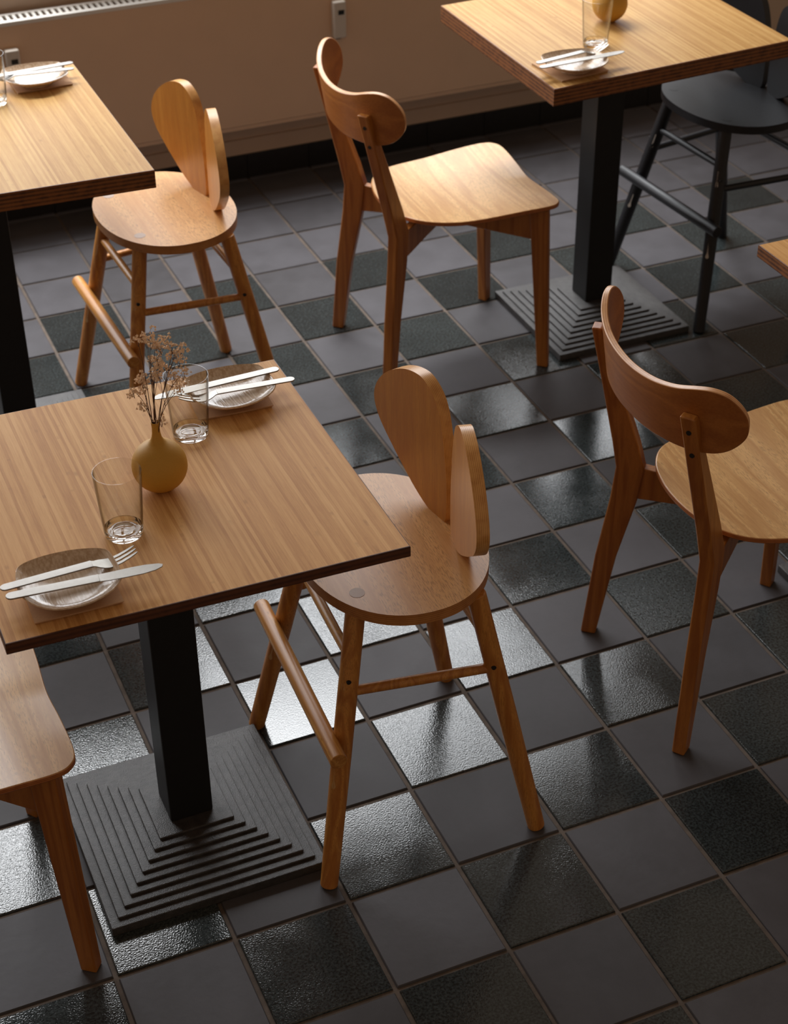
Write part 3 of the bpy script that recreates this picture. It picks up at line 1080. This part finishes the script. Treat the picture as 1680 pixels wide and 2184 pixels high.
G1 = make_glass('empty clear tumbler on the flower table, in front of the vase')
G1.location = (-0.682, 0.184, H1)
for loc, lab in (((-0.507, 0.406, H1), 'empty clear tumbler on the flower table, behind the vase'), ((0.862, 1.553, H2), 'empty clear tumbler on the right table'),
                 ((-0.520, 1.787, H2), 'empty clear tumbler on the left table, cut by the picture edge')):
    g = copy_tree(G1)
    g.location = loc
    g['label'] = lab
V1 = make_vase('round ochre bud vase holding dried flowers')
V1.location = (-0.595, 0.277, H1)
V2 = copy_tree(V1)
V2.location = (0.975, 1.690, H2)
V2['label'] = 'round ochre vase behind the tumbler on the right table'

# ------------------------------------------------------------------ dried flowers
def pix_ray(x, y):
    return (RIGHT * ((x - 840) / F_PX) + DOWN * ((y - 1092) / F_PX) + FWD).normalized()

def make_sprig(base, tips, rnd):
    t = empty('dried_flower_sprig', base, 0, 'brown dried flower sprig with tiny tan blossoms in the ochre vase', 'flower', 'dried flower sprigs in the ochre vase')
    st = bmesh.new(); bl = bmesh.new()
    main = tips[0]
    def quad(a, c, b, n=7):
        return [a * (1 - s) ** 2 + c * 2 * s * (1 - s) + b * s * s for s in [i / n for i in range(n + 1)]]
    start = V((0, 0, -0.035))
    ctrl = V((main.x * 0.25, main.y * 0.25, main.z * 0.6))
    path = quad(start, ctrl, main, 9)
    tube(st, path, [0.00075 - 0.0004 * i / 9 for i in range(10)], 6)
    ends = [main]
    for k, tp in enumerate(tips[1:]):
        a = path[rnd.choice((4, 5, 6))]
        c = a * 0.5 + tp * 0.5 + V((0, 0, -0.008))
        tube(st, quad(a, c, tp, 4), [0.0005, 0.00045, 0.0004, 0.00035, 0.0003], 5)
        ends.append(tp)
    extra = []
    for e in ends:
        for _ in range(3):
            d = V((rnd.uniform(-1, 1), rnd.uniform(-1, 1), rnd.uniform(-0.6, 0.8))) * 0.0105
            q = e + d
            tube(st, [e + V((0, 0, -0.012)), (e + q) / 2, q], [0.00035, 0.0003, 0.00025], 4)
            extra.append(q)
    for e in ends + extra:
        for _ in range(6):
            c = e + V((rnd.uniform(-1, 1), rnd.uniform(-1, 1), rnd.uniform(-0.8, 0.8))) * 0.0055
            r = rnd.uniform(0.0017, 0.0029)
            # tiny five-petalled cup
            ax = V((rnd.uniform(-1, 1), rnd.uniform(-1, 1), rnd.uniform(-0.2, 1))).normalized()
            a, b = frame_for(ax)
            cen = bl.verts.new(c)
            prev = []
            for q in range(10):
                ang = 2 * math.pi * q / 10
                rr = r * (1.0 if q % 2 == 0 else 0.62)
                prev.append(bl.verts.new(c + (a * math.cos(ang) + b * math.sin(ang)) * rr + ax * (r * (0.75 if q % 2 == 0 else 0.35))))
            for q in range(10):
                bl.faces.new([cen, prev[q], prev[(q + 1) % 10]])
            bot = bl.verts.new(c - ax * r * 0.9)
            for q in range(10):
                bl.faces.new([bot, prev[(q + 1) % 10], prev[q]])
    obj('stalk', st, MAT['stem'], t)
    obj('blossoms', bl, MAT['blossom'], t, smooth=False)

def build_flowers():
    rnd = random.Random(11)
    base = V((-0.595, 0.277, H1 + 0.119))
    px = [(515, 110), (615, 65), (785, 105), (690, 160), (925, 200), (905, 320), (955, 440), (935, 590), (570, 450), (640, 310), (690, 400), (480, 615), (545, 735), (590, 600),
          (800, 385), (870, 445), (910, 510), (670, 480), (745, 895), (590, 525), (640, 140), (850, 180), (740, 190), (730, 470), (720, 350), (600, 130), (880, 230), (700, 300), (560, 520), (850, 240)]
    pts = []
    n = V((FWD.x, FWD.y, 0)).normalized()
    for a, b in px:
        d = pix_ray(180 + a / 4.55, 700 + b / 4.55)
        depth = rnd.uniform(-0.028, 0.028)
        o = base + n * depth
        tt = (o - CAM_POS).dot(n) / d.dot(n)
        pts.append(CAM_POS + d * tt - base)
    groups = [[1, 20, 25], [0, 8], [3, 2, 22], [4, 21, 26], [5, 29, 14], [6, 16, 15], [7, 23], [9, 27, 24], [10, 17], [11, 13], [12, 28, 19], [18]]
    for k, g in enumerate(groups):
        off = V((rnd.uniform(-0.003, 0.003), rnd.uniform(-0.003, 0.003), 0))
        make_sprig(base + off, [pts[i] - off for i in g], rnd)
build_flowers()
